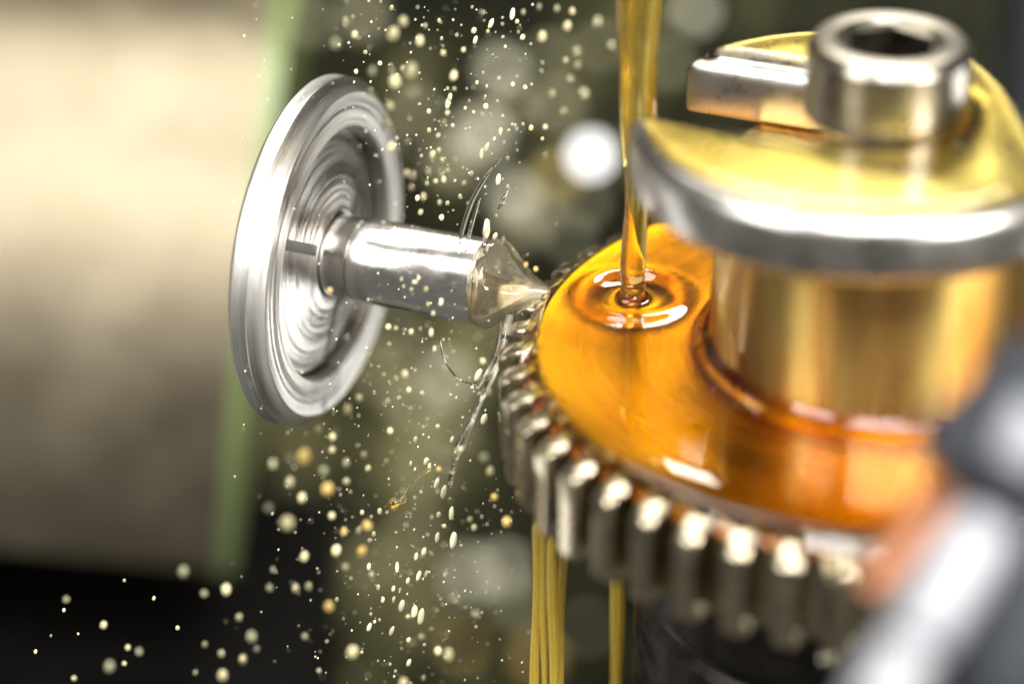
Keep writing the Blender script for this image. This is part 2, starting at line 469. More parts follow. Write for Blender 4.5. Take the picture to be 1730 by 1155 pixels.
WX, WY, WR = 0.05, -0.05, 1.87
BX, BY, BR = 0.24, 0.03, 0.66
sd = V((math.cos(math.radians(-22)), math.sin(math.radians(-22)))); sn = V((-sd.y, sd.x))
SW, SO = 0.64, 0.05
def washer_outline():
    c = V((WX, WY))
    def hit(off):
        # left crossing of the slot edge with the circle
        base = sn * off
        # base + sd*t on the circle
        d = base - c
        b = d.dot(sd); q = d.dot(d) - WR * WR
        return base + sd * (-b - math.sqrt(b * b - q))
    pn, pf = hit(SO - SW), hit(SO + SW)
    an = math.atan2(*(pn - c).yx); af = math.atan2(*(pf - c).yx)
    pts = []
    if an < 0: an += 2 * pi
    if af < 0: af += 2 * pi
    # from near tip anticlockwise along the front to the far tip
    tot = (af - an) % (2 * pi)
    for i in range(141):
        a = an + tot * i / 140
        pts.append(c + V((math.cos(a), math.sin(a))) * WR)
    # flat on the right side, with a soft shoulder
    out = []
    for p in pts:
        q = p.copy()
        for (n_, d_, s_) in ((V((1, 0.06)).normalized(), 1.33, .12), (V((0.95, 0.31)).normalized(), 1.45, .1)):
            e = q.dot(n_) - d_
            if e > 0: q -= n_ * (e - s_ * (1 - math.exp(-e / s_)) * 0.6)
        out.append(q)
    # slot: far edge inwards, round end, near edge outwards
    cen = V((BX, BY)); t_end = cen.dot(sd) - 0.1
    e1 = sn * (SO + SW); e2 = sn * (SO - SW)
    ts = pf.dot(sd)
    for i in range(1, 12): out.append(e1 + sd * (ts + (t_end - ts) * i / 12))
    for i in range(25):
        a = pi / 2 - pi * i / 24
        out.append(sn * SO + sd * t_end + (sd * math.cos(a) + sn * math.sin(a)) * SW)
    te = pn.dot(sd)
    for i in range(1, 12): out.append(e2 + sd * (t_end + (te - t_end) * i / 12))
    return out
OUT = washer_outline()
def extrude_bevel(outline, z0, z1, bev, seg):
    bm = bmesh.new()
    vs = [bm.verts.new((p.x, p.y, z1)) for p in outline]
    f = bm.faces.new(vs)
    r = bmesh.ops.extrude_face_region(bm, geom=[f])
    nv = [g for g in r['geom'] if isinstance(g, bmesh.types.BMVert)]
    for v in nv: v.co.z = z0
    bm.faces.ensure_lookup_table()
    top = [e for e in bm.edges if all(abs(v.co.z - z1) < 1e-6 for v in e.verts)]
    bot = [e for e in bm.edges if all(abs(v.co.z - z0) < 1e-6 for v in e.verts)]
    bmesh.ops.bevel(bm, geom=top + bot, offset=bev, segments=seg, affect='EDGES', profile=0.5, clamp_overlap=True)
    for i, v in enumerate(bm.verts): v.index = i
    out = [v.co.copy() for v in bm.verts], [tuple(v.index for v in f.verts) for f in bm.faces]
    bm.free(); return out
washer = thing('slotted_washer', (WX, WY, ZW - TW), 'thick steel slotted clamp washer open to the left, wet with yellow oil', 'washer')
def ring_loop(outline, off):
    n = len(outline); res = []
    for i in range(n):
        a, b, c = outline[i - 1], outline[i], outline[(i + 1) % n]
        t1 = (b - a).normalized(); t2 = (c - b).normalized()
        n1 = V((-t1.y, t1.x)); n2 = V((-t2.y, t2.x))
        nn = (n1 + n2)
        if nn.length < 1e-6: nn = n1
        nn.normalize()
        k = 1 / max(0.45, nn.dot(n1))
        res.append(b + nn * off * k)
    return res
def slab(outline, prof):
    """prof: list of (inset, z), from the bottom face up to the top face"""
    n = len(outline); vs = []; fs = []
    for off, z in prof:
        vs += [V((p.x, p.y, z)) for p in ring_loop(outline, off)]
    for k in range(len(prof) - 1):
        for i in range(n):
            j = (i + 1) % n
            fs.append((k * n + i, k * n + j, (k + 1) * n + j, (k + 1) * n + i))
    fs.append(tuple(reversed(range(n)))); fs.append(tuple(range((len(prof) - 1) * n, len(prof) * n)))
    return vs, fs
zb = ZW - TW
part('washer_body', slab(OUT, [(0.05, zb), (0.012, zb + 0.02), (0, zb + 0.05), (0, ZW - 0.15), (0.02, ZW - 0.085), (0.07, ZW - 0.03), (0.12, ZW - 0.006), (0.15, ZW)]), M_WASH, washer, 45)

def film(outline, hfun, z0, res, thick=0.02):
    """closed sheet of oil over an outline: top follows hfun(x, y, d) with d = distance to the rim"""
    xs = [p.x for p in outline]; ys = [p.y for p in outline]
    n = len(outline)
    def inside(x, y):
        c = False
        for i in range(n):
            a, b = outline[i - 1], outline[i]
            if (a.y > y) != (b.y > y) and x < (b.x - a.x) * (y - a.y) / (b.y - a.y) + a.x: c = not c
        return c
    def dist(x, y):
        q = V((x, y)); m = 9
        for i in range(n):
            a, b = outline[i - 1], outline[i]
            ab = b - a
            t = max(0, min(1, (q - a).dot(ab) / max(1e-9, ab.dot(ab))))
            m = min(m, (a + ab * t - q).length)
        return m
    pts = [V((p.x, p.y)) for p in outline]
    nx = int((max(xs) - min(xs)) / res) + 1; ny = int((max(ys) - min(ys)) / res) + 1
    inner = []
    for off in (0.012, 0.03, 0.055):
        for p in ring_loop(outline, off): inner.append(p)
    for i in range(nx):
        for j in range(ny):
            x = min(xs) + (i + 0.5 * (j % 2)) * res; y = min(ys) + j * res
            if inside(x, y) and dist(x, y) > 0.075: inner.append(V((x, y)))
    allp = pts + inner
    r = delaunay_2d_cdt(allp, [(i, (i + 1) % n) for i in range(n)], [], 1, 1e-5)
    P, EE, FF = r[0], r[1], r[2]
    vs = []
    for p in P:
        d = dist(p.x, p.y)
        vs.append(V((p.x, p.y, z0 + hfun(p.x, p.y, d))))
    k = len(vs)
    vs += [V((p.x, p.y, z0 - thick)) for p in P]
    fs = [tuple(f) for f in FF] + [tuple(i + k for i in reversed(f)) for f in FF]
    cnt = {}
    for f in FF:
        for i in range(len(f)):
            e = (f[i], f[(i + 1) % len(f)]); cnt[e] = 1
    for (a, b) in list(cnt):
        if (b, a) not in cnt: fs.append((b, a, a + k, b + k))
    return vs, fs
fo = ring_loop(OUT, 0.10)
def wash_h(x, y, d):
    h = 0.055 * math.sqrt(1 - (1 - min(1, d / 0.10)) ** 2)
    db = math.hypot(x - BX, y - BY) - BR
    h += 0.10 * math.exp(-max(0, db) / 0.07)
    h += 0.012 * noise.noise(V((x * 1.7, y * 1.7, 3)))*min(1, d/0.2)
    return h
wf = film(fo, wash_h, ZW, 0.055, 0.012)
tag(part('oil_film', wf, M_OILTOP, None, None, origin=(WX, WY, ZW)), 'glossy yellow oil film lying on top of the slotted washer', 'oil film')

screw = thing('socket_screw', (BX, BY, ZW - 1.0), 'satin steel hex socket cap screw clamping the slotted washer', 'screw')
bz = 2.87
def hexr(r, h, t):
    k = pi / 3; tt = (t + 0.35) % k - k / 2
    return r * math.cos(k / 2) / math.cos(tt)
part('screw_head', lathe([(0.40, bz - 0.035), (0.44, bz), (0.485, bz + 0.003), (0.575, bz + 0.003), (0.59, bz), (0.65, bz - 0.065), (BR, bz - 0.085), (BR, ZW + 0.05), (BR - 0.03, ZW + 0.004), (0.3, ZW + 0.004)], (BX, BY, 0), n=128, cap=False), M_BOLT, screw, 25)
# hexagon socket walls, chamfer from the round mouth to the hexagon
n = 126
a_ = lathe([(0.40, bz - 0.035)], (BX, BY, 0), n=n, cap=False)[0]
h1 = lathe([(0.375, bz - 0.06)], (BX, BY, 0), n=n, rfun=hexr, cap=False)[0]
h2 = lathe([(0.375, bz - 0.42)], (BX, BY, 0), n=n, rfun=hexr, cap=False)[0]
vs = a_ + h1 + h2 + [V((BX, BY, bz - 0.46))]
fs = []
for k in range(2):
    for i in range(n):
        j = (i + 1) % n; fs.append((k * n + i, k * n + j, (k + 1) * n + j, (k + 1) * n + i))
for i in range(n): fs.append((2 * n + i, 2 * n + (i + 1) % n, 3 * n))
part('hex_socket', (vs, fs), M_SOCKET, screw, 25)
part('screw_shank', lathe([(0, ZW - 0.55), (0.5, ZW - 0.55), (0.5, ZW + 0.003), (0, ZW + 0.003)], (BX, BY, 0), n=48), M_BOLT, screw)

# ------------------------------------------------------------------ arbor below the gear
arb = [(0, -7), (2.1, -7), (2.1, -3.05), (2.04, -2.98), (2.04, -2.9), (2.1, -2.84), (2.1, -2.35), (2.02, -2.27), (2.02, -2.2), (2.08, -2.12), (2.08, -1.2), (2.0, -1.1), (1.6, -TH - 0.002), (0, -TH - 0.002)]
tag(part('work_arbor', lathe(arb, (AX, AY, 0), n=140), M_DARK, None, 35, origin=(AX, AY, -7)), 'black ringed arbor carrying the gear from underneath', 'arbor')

# ------------------------------------------------------------------ oil on the gear and the falling stream
SX, SY = -1.725, 0.913
RO = R_ROOT + 0.13
def pool():
    nr, na = 150, 540
    rs = []
    for i in range(nr + 1):
        t = i / nr
        rs.append(HR + 0.0 + (RO - HR) * (1 - (1 - t) ** 1.35))
    vs, fs = [], []
    for r in rs:
        for k in range(na):
            a = 2 * pi * k / na
            x, y = AX + r * math.cos(a), AY + r * math.sin(a)
            e = (RO - r)
            h = 0.10 * math.sqrt(max(0, 1 - (1 - min(1, e / 0.52)) ** 2)) - 0.062 * (1 - sstep(0.0, 0.17, e))
            dh = math.hypot(x - HX, y - HY) - HR
            h += 0.13 * math.exp(-max(0, dh) / 0.075)
            d = math.hypot(x - SX, y - SY)
            q = min(1, e / 0.3)
            h += q * (0.040 * math.exp(-((d - 0.43) / 0.12) ** 2) - 0.035 * math.exp(-(d / 0.30) ** 2) + 0.075 * math.exp(-max(0, d - 0.10) / 0.035)
                      + 0.004 * math.exp(-((d - 0.80) / 0.12) ** 2))
            h += q * 0.006 * noise.noise(V((x * 1.1, y * 1.1, 1)))
            vs.append(V((x, y, h)))
    for i in range(nr):
        for k in range(na):
            l = (k + 1) % na
            fs.append((i * na + k, (i + 1) * na + k, (i + 1) * na + l, i * na + l))
    b = len(vs)
    for r in (HR - 0.02, RO):
        for k in range(na):
            a = 2 * pi * k / na
            vs.append(V((AX + r * math.cos(a), AY + r * math.sin(a), -0.085)))
    for k in range(na):
        l = (k + 1) % na
        fs.append((b + k, b + l, b + na + l, b + na + k))
        fs.append((k, l, b + l, b + k))
        fs.append((nr * na + l, nr * na + k, b + na + k, b + na + l))
    return vs, fs
tag(part('oil_pool', pool(), M_OIL, None, None, origin=(AX, AY, 0)), 'clear amber oil pool covering the whole top face of the gear', 'oil')

def stream():
    vs, fs = [], []
    nz, n = 130, 48
    z0, z1 = 0.075, 6.2
    for i in range(nz + 1):
        t = i / nz
        z = z0 + (z1 - z0) * t ** 1.25
        zz = z - z0
        rx = 0.105 + 0.008 * math.sin(zz * 5.0) + 0.075 * sstep(0.3, 3.2, zz) + 0.05 * sstep(2.8, 6, zz)
        if zz < 0.25: rx = 0.105 + 0.014 * math.exp(-zz / 0.03) + 0.005 * math.sin(zz * 75) * math.exp(-zz / 0.1)
        ry = rx * (1.0 - 0.38 * sstep(0.5, 2.6, zz))
        ox = 0.028 * sstep(0.4, 3.0, zz) + 0.02 * math.sin(zz * 1.9) * sstep(0.2, 1.0, zz)
        tw = 0.35 * zz
        for k in range(n):
            a = 2 * pi * k / n
            g = 1 + sstep(0.4, 1.8, zz) * (0.10 * math.cos(3 * a + 0.9 * zz) + 0.05 * math.cos(5 * a - 0.7 * zz + 1))
            x, y = rx * g * math.cos(a), ry * g * math.sin(a)
            c, s = math.cos(0.25 * math.sin(tw)), math.sin(0.25 * math.sin(tw))
            vs.append(V((SX + ox + x * c - y * s, SY + x * s + y * c, z)))
    for i in range(nz):
        for k in range(n):
            l = (k + 1) % n
            fs.append((i * n + k, i * n + l, (i + 1) * n + l, (i + 1) * n + k))
    fs.append(tuple(reversed(range(n)))); fs.append(tuple(range(nz * n, (nz + 1) * n)))
    return vs, fs
tag(part('oil_stream', stream(), M_STREAM, None, 60, origin=(SX, SY, 0.075)), 'golden stream of oil pouring from above onto the gear face', 'oil stream')

# drips under the gear
def drip(px, py, depth, length, r0, wob, name='oil_drip', mat=None, label='', group=None):
    top = at_depth(px, py, depth)
    pts, rad = [], []
    rr = random.Random(int(px))
    for i in range(60):
        t = i / 59
        pts.append((top.x + 1.8 * wob * math.sin(t * 7 + px), top.y + wob * 0.5 * math.cos(t * 4), top.z - length * t))
        rad.append(r0 * (1.25 - 0.35 * t + 0.17 * math.sin(t * 15 + px)) * (sstep(0, 0.04, t) * 0.7 + 0.3))
    o = part(name, tube(pts, rad, 20, 0.8), mat or M_DRIP, None, 60, origin=tuple(top))
    tag(o, label, 'oil drip', group)
    return o
G_ = 'oil strands falling from the gear'
drip(906, 868, 24.0, 4, 0.034, 0.008, label='thin golden oil strand falling from the gear rim, leftmost of the strands below it', group=G_)
drip(921, 880, 24.0, 4, 0.022, 0.010, label='brown gold oil strand beside the leftmost strand below the gear rim', group=G_)
drip(935, 895, 24.0, 4, 0.040, 0.008, label='broad bright oil strand in the middle of the cluster below the gear rim', group=G_)
drip(951, 905, 24.1, 4, 0.030, 0.010, label='dark edged oil strand at the right side of the cluster below the gear rim', group=G_)
drip(1043, 930, 25.4, 5, 0.05, 0.008, label='single blurred yellow oil strand beside the black arbor', group=G_)
drip(1408, 930, 21.2, 1.0, 0.05, 0.006, mat=M_CLEAR, label='short pale oil drip hanging in front of the teeth at the lower right', group='oil strands falling from the gear')

# amber beads sitting where the pool meets the tooth roots
bd = random.Random(21)
for k in range(26):
    a = A0 + 2 * pi * (k * 0.62 + bd.uniform(-.2, .2)) / NT
    r = bd.uniform(R_ROOT - 0.01, R_ROOT + 0.10)
    rad = bd.uniform(0.028, 0.05)
    P = V((AX + r * math.cos(a), AY + r * math.sin(a), rad * 0.55 - max(0, r - R_ROOT) * 0.45))
    vf = lathe([(0, rad)] + [(rad * math.sin(t), rad * math.cos(t)) for t in [pi * q / 10 for q in range(1, 10)]] + [(0, -rad)], P, n=16)
    o = part('oil_or_highlight_bead', vf, M_STREAM, None, None, origin=tuple(P))
    tag(o, 'tiny amber oil bead sitting where the oil pool meets the gear teeth', 'oil bead', 'amber oil beads on the gear teeth')

# ------------------------------------------------------------------ cutting tool and chuck
PH = math.radians(21.4)
TA = V((math.cos(PH), -math.sin(PH), 0))
TP = V((-2.563, 1.244, -0.05))            # where the axis meets the gear rim
def along(t): return TP + TA * t
RT = 0.385
tool = thing('cutting_tool', along(-1.9), 'polished round steel cutting tool reaching from the chuck to the gear rim', 'cutting tool')
def local_lathe(name, prof, mat, parent, base, n=96, angle=40, **kw):
    """lathe about object X so that turned materials follow the tool axis"""
    vf = lathe(prof, (0, 0, 0), (1, 0, 0), n, **kw)
    me = mesh_from(vf[0], vf[1]); fix_normals(me)
    ob = link(name, me, mat, parent, angle)
    ob.rotation_euler = (0, 0, -PH)
    if parent is None: ob.location = V(base) * K
    else: ob.location = V(base) * K - parent.location
    return ob
local_lathe('shank', [(0, -0.25), (RT - 0.015, -0.25), (RT - 0.015, 0.20), (RT - 0.035, 0.21), (RT - 0.035, 0.225), (RT, 0.245), (RT, 1.42), (RT - 0.01, 1.435), (0, 1.435)], M_TOOL, tool, along(-1.9), 120)
def tip_r(r, h, t):
    k = 2 * pi / 5; tt = (t + 0.5) % k - k / 2
    f = sstep(1.44, 1.50, h) * 0.9
    return r * (1 - f + f * math.cos(k / 2) / math.cos(tt) * 1.08)
local_lathe('tool_tip', [(0.0, 1.40), (RT - 0.015, 1.438), (RT - 0.04, 1.48), (0.29, 1.56), (0.19, 1.64), (0.10, 1.74), (0.05, 1.84), (0, 1.86)], M_TOOL, tool, along(-1.9), 100, 20, rfun=tip_r)

chuck = thing('collet_chuck', along(-1.9), 'round bright steel collet chuck with turned rings holding the cutting tool', 'chuck')
CB = -1.93                                 # face plane along the axis
cb = along(CB)
rr_ = random.Random(11)
def grooves(r0, r1, h0, h1, k, amp):
    out = []
    for i in range(k + 1):
        t = i / k
        out.append((r0 + (r1 - r0) * t, h0 + (h1 - h0) * t + (rr_.uniform(-amp, amp) if 0 < i < k else 0)))
    return out
nut = [(0, -0.34), (1.50, -0.34)] + grooves(1.54, 1.60, -0.32, -0.27, 2, 0.004) + grooves(1.60, 1.60, -0.26, -0.13, 5, 0.0) + grooves(1.605, 1.50, -0.12, -0.02, 6, 0.006) \
    + grooves(1.48, 1.17, 0.0, 0.0, 16, 0.003) + [(1.155, -0.02), (1.15, -0.20), (1.0, -0.21), (0, -0.21)]
nut_o = local_lathe('clamp_nut', nut, M_CHUCK, chuck, cb, 160, 25)
col_p = grooves(1.10, 0.42, -0.145, 0.0, 44, 0.003) + [(0.39, -0.01), (0.387, -0.2)]
col_p = [(1.115, -0.205), (1.112, -0.165)] + col_p
local_lathe('collet', col_p, M_CHUCK, chuck, cb, 160, 25, cap=False)
s_ = V((math.sin(PH), math.cos(PH), 0)); u_ = V((0, 0, 1))
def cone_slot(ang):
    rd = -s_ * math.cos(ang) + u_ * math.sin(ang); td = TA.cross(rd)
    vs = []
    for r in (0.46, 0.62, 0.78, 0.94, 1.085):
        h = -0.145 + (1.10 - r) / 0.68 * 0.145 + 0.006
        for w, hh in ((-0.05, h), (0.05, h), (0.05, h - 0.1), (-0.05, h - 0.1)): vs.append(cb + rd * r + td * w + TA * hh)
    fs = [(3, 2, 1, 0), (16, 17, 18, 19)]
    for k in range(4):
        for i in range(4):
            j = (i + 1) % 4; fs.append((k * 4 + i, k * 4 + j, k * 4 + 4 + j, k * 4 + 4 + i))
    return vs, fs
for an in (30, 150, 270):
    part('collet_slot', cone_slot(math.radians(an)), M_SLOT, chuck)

# thin clear oil dragged from the tool tip to the gear
def web():
    ctr = [(-0.50, 0.395), (-0.44, 0.402), (-0.39, 0.40), (-0.33, 0.36), (-0.24, 0.27), (-0.15, 0.20), (-0.06, 0.14), (0.04, 0.09), (0.16, 0.03)]
    prof = [(r, t) for t, r in spline(ctr, 8)]
    prof = [(0.3865, -0.51)] + prof + [(0, 0.18)]
    def rf(r, h, t):
        k = sstep(-0.5, -0.2, h)
        return r * (1 + k * (0.16 * math.cos(2 * t + 0.5) + 0.03 * math.cos(5 * t + 5 * h)))
    return lathe(prof, TP, TA, 96, rfun=rf, cap=True)
tag(part('oil_web', web(), M_WEB, None, 60, origin=tuple(TP)), 'clear pale oil web stretched from the tool tip to the gear teeth', 'oil web')

# strands of thin oil around the tool
def strand(ctrl, label, mat=None):
    c = spline(ctrl, 10)
    pts = [at_depth(x, y, d) for x, y, d, r in c]
    o = part('oil_thread', tube(pts, [max(0.004, r / 190) for x, y, d, r in c], 12), mat or M_CLEAR, None, 60, origin=tuple(pts[0]))
    tag(o, label, 'oil thread', 'thin oil threads around the tool')
strand([(777, 408, 25.1, 3), (786, 372, 25.0, 4), (800, 335, 24.9, 4), (822, 298, 24.8, 3), (848, 268, 24.8, 1.5)], 'longest clear oil thread curving up off the top of the tool')
strand([(790, 408, 25.0, 3), (797, 380, 25.0, 3.4), (806, 350, 24.9, 2.5), (812, 334, 24.9, 1)], 'short clear oil thread beside the longest one on top of the tool')
strand([(818, 412, 25.0, 2.6), (822, 390, 24.9, 4.5), (826, 372, 24.9, 2)], 'stubby oil thread rising above the tool tip')
strand([(841, 354, 24.9, 2), (850, 338, 24.9, 5), (858, 322, 24.9, 2)], 'small loose oil thread floating above the tool tip')
strand([(862, 530, 24.6, 5), (850, 580, 24.5, 6), (832, 630, 24.4, 7), (815, 668, 24.4, 5), (795, 715, 24.3, 4), (778, 752, 24.3, 8), (770, 775, 24.3, 3), (762, 810, 24.3, 3.5), (760, 824, 24.3, 1)], 'long oil thread hanging from the tool tip past the left side of the gear')
strand([(846, 545, 24.7, 4), (838, 590, 24.6, 3), (820, 630, 24.5, 3), (806, 650, 24.5, 6), (796, 652, 24.5, 2)], 'short oil thread left of the long one hanging from the tool tip')
strand([(726, 792, 24.6, 3), (706, 806, 24.6, 2.2), (690, 825, 24.6, 2.4), (680, 845, 24.6, 4), (664, 850, 24.6, 7), (650, 858, 24.6, 2)], 'bent amber oil thread below the tool among the droplets', M_OIL)
strand([(743, 575, 24.9, 2), (752, 610, 24.8, 1.6), (775, 640, 24.8, 1.6), (805, 650, 24.7, 1.6)], 'hair thin curved oil thread below the tool')

# ------------------------------------------------------------------ droplets
UP = [(300,138,30),(408,166,22),(340,88,26),(372,290,34),(306,332,30),(338,280,14),(285,432,24),(278,505,24),(292,598,22),(65,178,32,'d'),(103,90,20),(142,142,16),(186,213,9),(148,291,9),
(118,175,6),(78,184,8),(292,32,9),(248,8,7),(486,84,7),(430,106,12),(496,157,7),(503,215,15),(545,308,20),(548,362,12),(520,460,14),(505,500,16),(483,552,12),(460,630,16),(484,610,12),(498,650,13),
(520,696,13),(505,730,12),(440,700,18),(472,737,12),(437,745,12),(380,715,20),(355,705,20),(374,762,18),(422,800,17),(398,805,10),(488,823,12),(520,826,10),(412,860,12),(496,884,11),(588,746,13),
(617,706,10),(571,798,8),(784,58,10,'e'),(828,50,14),(803,88,9),(697,96,10,'e'),(684,128,8),(633,163,9,'e'),(585,203,12),(627,125,11),(825,152,11),(808,132,8),(905,148,22),(1027,47,18),(1007,107,22),
(893,28,16,'d'),(965,35,18,'d'),(755,190,7),(722,236,6),(664,298,7),(640,336,7),(680,350,6),(676,432,11),(722,412,6),(608,412,7),(592,440,6),(626,456,6),(694,465,6),(785,343,8),(835,355,9),
(783,506,6),(735,535,9,'e'),(770,530,7),(860,520,11),(918,516,14),(827,505,8),(915,630,18),(906,565,8),(764,645,10),(727,730,11,'e'),(765,760,8),(680,930,14,'e'),(714,960,10,'e'),(750,975,13),
(905,255,12,'d'),(900,290,14,'d'),(995,455,22,'d'),(945,380,20,'d'),(1050,265,22,'d'),(1020,320,22,'d'),(1075,380,30,'d'),(1045,210,26,'d'),(1000,245,16,'d'),(1130,90,28,'d'),(1190,185,28,'d'),
(620,30,6),(543,82,6),(576,103,5),(210,90,5),(200,3,6),(444,453,10),(445,530,9),(541,510,8),(245,258,10),(292,287,22,'d'),(215,290,26,'d'),(380,375,40,'d'),(680,600,10,'e'),(660,625,9,'e'),(530,395,10,'e'),(522,420,11,'e'),(710,565,5,'e')]
LOW = [(237,357,32,'a'),(320,470,28,'a'),(287,260,20),(337,286,17),(336,332,16),(190,365,28,'d'),(127,382,24,'d'),(187,447,22),(385,378,18),(386,443,17),(400,480,10),(178,590,33),(230,500,20),
(305,405,24,'d'),(112,537,27,'d'),(335,563,17),(377,620,16,'a'),(430,615,14),(460,598,22,'a'),(440,688,22,'a'),(350,685,20),(382,745,19),(474,770,14),(465,743,8,'e'),(237,707,19),(207,818,17),
(253,812,17),(325,882,24,'a'),(352,858,8),(118,818,18,'d'),(127,753,14,'d'),(240,988,17),(22,1068,20),(70,1032,17,'d'),(52,988,24,'d'),(407,1043,26),(289,1108,12),(587,1150,22),(657,1133,11),
(745,1052,23),(708,1038,16),(616,1012,22,'d'),(650,990,16),(685,963,12),(648,918,12,'e'),(625,900,12,'e'),(580,880,11,'e'),(602,918,10),(605,1080,8,'e'),(604,1000,8),(551,820,7,'e'),(602,792,7,'e'),
(514,860,7,'e'),(498,816,7,'e'),(552,858,6,'e'),(640,775,8,'e'),(667,768,7,'e'),(658,690,9,'e'),(631,707,7,'e'),(564,745,7,'e'),(705,640,8,'e'),(762,650,13,'e'),(730,600,9),(710,560,9),(688,570,10),
(735,768,12),(755,555,9,'e'),(820,577,13),(835,605,13),(765,860,28,'d'),(840,908,22,'d'),(870,360,24,'d'),(892,408,18),(906,498,16,'a'),(950,585,20,'a'),(540,265,13),(605,122,12),(592,65,16),
(560,82,13),(517,68,10),(652,132,10),(530,162,12),(610,188,11),(430,150,18),(390,190,20),(447,350,16),(462,397,13),(707,250,9),(629,297,8,'e'),(757,296,7,'e'),(785,330,14),(755,412,14),
(710,400,12,'a'),(728,480,11,'e'),(703,450,9,'e'),(690,447,6),(665,372,7,'e'),(678,393,7,'e'),(612,380,5,'e'),(627,400,4,'e'),(585,508,12),(552,523,17,'a'),(503,548,9),(482,628,8),(467,650,8),
(441,552,8),(545,968,8,'e'),(466,955,8,'e'),(485,936,6),(502,930,6),(440,1043,6),(850,70,12,'e'),(885,130,16),(870,225,12,'e'),(865,20,14)]
TOOLD = [(478, 832, 18), (530, 842, 13), (590, 858, 13), (636, 866, 16), (700, 850, 14), (776, 872, 14, 'e'), (484, 952, 12), (702, 35, 12), (848, 70, 11), (740, 570, 17), (756, 675, 14), (790, 738, 10, 'e'),
         (70, 580, 28, 'a'), (845, 660, 13, 'e'), (570, 500, 8, 'e'), (585, 550, 9), (640, 570, 12), (655, 520, 9, 'e'), (688, 490, 8, 'e'), (672, 520, 10), (1150, 170, 12, 'e'), (1222, 200, 9, 'e'), (1280, 225, 11, 'e'), (1308, 255, 7),
         (800, 985, 10, 'e'), (1435, 400, 14, 'a'), (1505, 430, 16, 'a'), (1645, 120, 20, 'd')]
LOWLEFT = [(175, 1055, 7), (216, 1093, 6), (210, 1120, 5), (125, 1145, 6), (112, 1012, 8, 'd'), (108, 1030, 3), (86, 1073, 2), (132, 1070, 2), (345, 1002, 9, 'd'), (382, 995, 10), (346, 1088, 7), (374, 1103, 8), (410, 1112, 8),
           (425, 1073, 10, 'd'), (376, 1140, 11), (434, 1095, 7, 'd'), (310, 965, 12, 'd'), (455, 992, 8, 'd'), (210, 980, 3), (260, 1010, 3), (300, 1060, 4, 'd'), (185, 1125, 12, 'd'), (235, 1100, 9, 'd'), (330, 1135, 6, 'd'), (60, 1100, 3), (404, 1042, 8)]
sites = [(540 + x / 2.407, y / 2.407, r / 2.407, (e + ('',))[0], 'above') for x, y, r, *e in [(t[0], t[1], t[2], *t[3:]) for t in UP] for e in [tuple(e)]]
sites += [(400 + t[0] / 2.082, 600 + t[1] / 2.082, t[2] / 2.082, t[3] if len(t) > 3 else '', 'below') for t in LOW]
sites += [(540 + t[0] / 4.119, 350 + t[1] / 4.119, t[2] / 4.119, t[3] if len(t) > 3 else '', 'tool') for t in TOOLD]
sites += [(t[0], t[1], t[2], t[3] if len(t) > 3 else '', 'corner') for t in LOWLEFT]
LAB = {('above', ''): 'pale cream oil droplet flying in the air above the tool', ('above', 'e'): 'streaked pale oil droplet stretched in flight above the tool',
       ('above', 'd'): 'dim olive oil droplet blurred in the air above the tool',
       ('below', ''): 'pale cream oil droplet falling between the chuck and the gear below the tool', ('below', 'e'): 'streaked pale oil droplet stretched as it falls below the tool',
       ('below', 'd'): 'dim olive oil droplet blurred below the tool', ('below', 'a'): 'warm amber oil droplet falling below the tool',
       ('tool', ''): 'pale oil droplet hovering close in front of the tool shank', ('tool', 'e'): 'streaked oil droplet close in front of the tool shank',
       ('tool', 'a'): 'amber oil droplet beside the tool shank', ('tool', 'd'): 'dim olive oil droplet beside the tool tip',
       ('corner', ''): 'pale oil droplet over the black shade slab', ('corner', 'd'): 'dim blurred oil droplet over the black shade slab'}
GRP = {'above': 'oil droplets in the air above the tool', 'below': 'oil droplets falling below the tool', 'tool': 'oil droplets around the tool shank', 'corner': 'oil droplets over the machine bed'}
rd = random.Random(5)
def drop_mesh(mat, seed):
    r = random.Random(seed)
    bm = bmesh.new(); bmesh.ops.create_icosphere(bm, subdivisions=3, radius=1)
    for v in bm.verts:
        v.co *= 1 + 0.12 * noise.noise(v.co * 1.3 + V((seed * 3.1, 0, 0)))
    me = bpy.data.meshes.new('droplet'); bm.to_mesh(me); bm.free()
    me.materials.append(mat); me.shade_smooth()
    return me
def shades(nm, col, ks): return [drop_mesh(droplet_mat(nm, tuple(c * k for c in col), 0.2), s) for s, k in enumerate(ks)]
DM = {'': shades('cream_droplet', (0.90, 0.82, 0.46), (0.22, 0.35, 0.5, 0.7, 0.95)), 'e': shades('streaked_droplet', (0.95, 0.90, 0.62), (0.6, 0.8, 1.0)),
      'a': shades('gold_droplet', (0.88, 0.62, 0.20), (0.6, 0.8, 1.0)), 'd': shades('dim_droplet', (0.40, 0.40, 0.24), (0.5, 0.75, 1.0))}
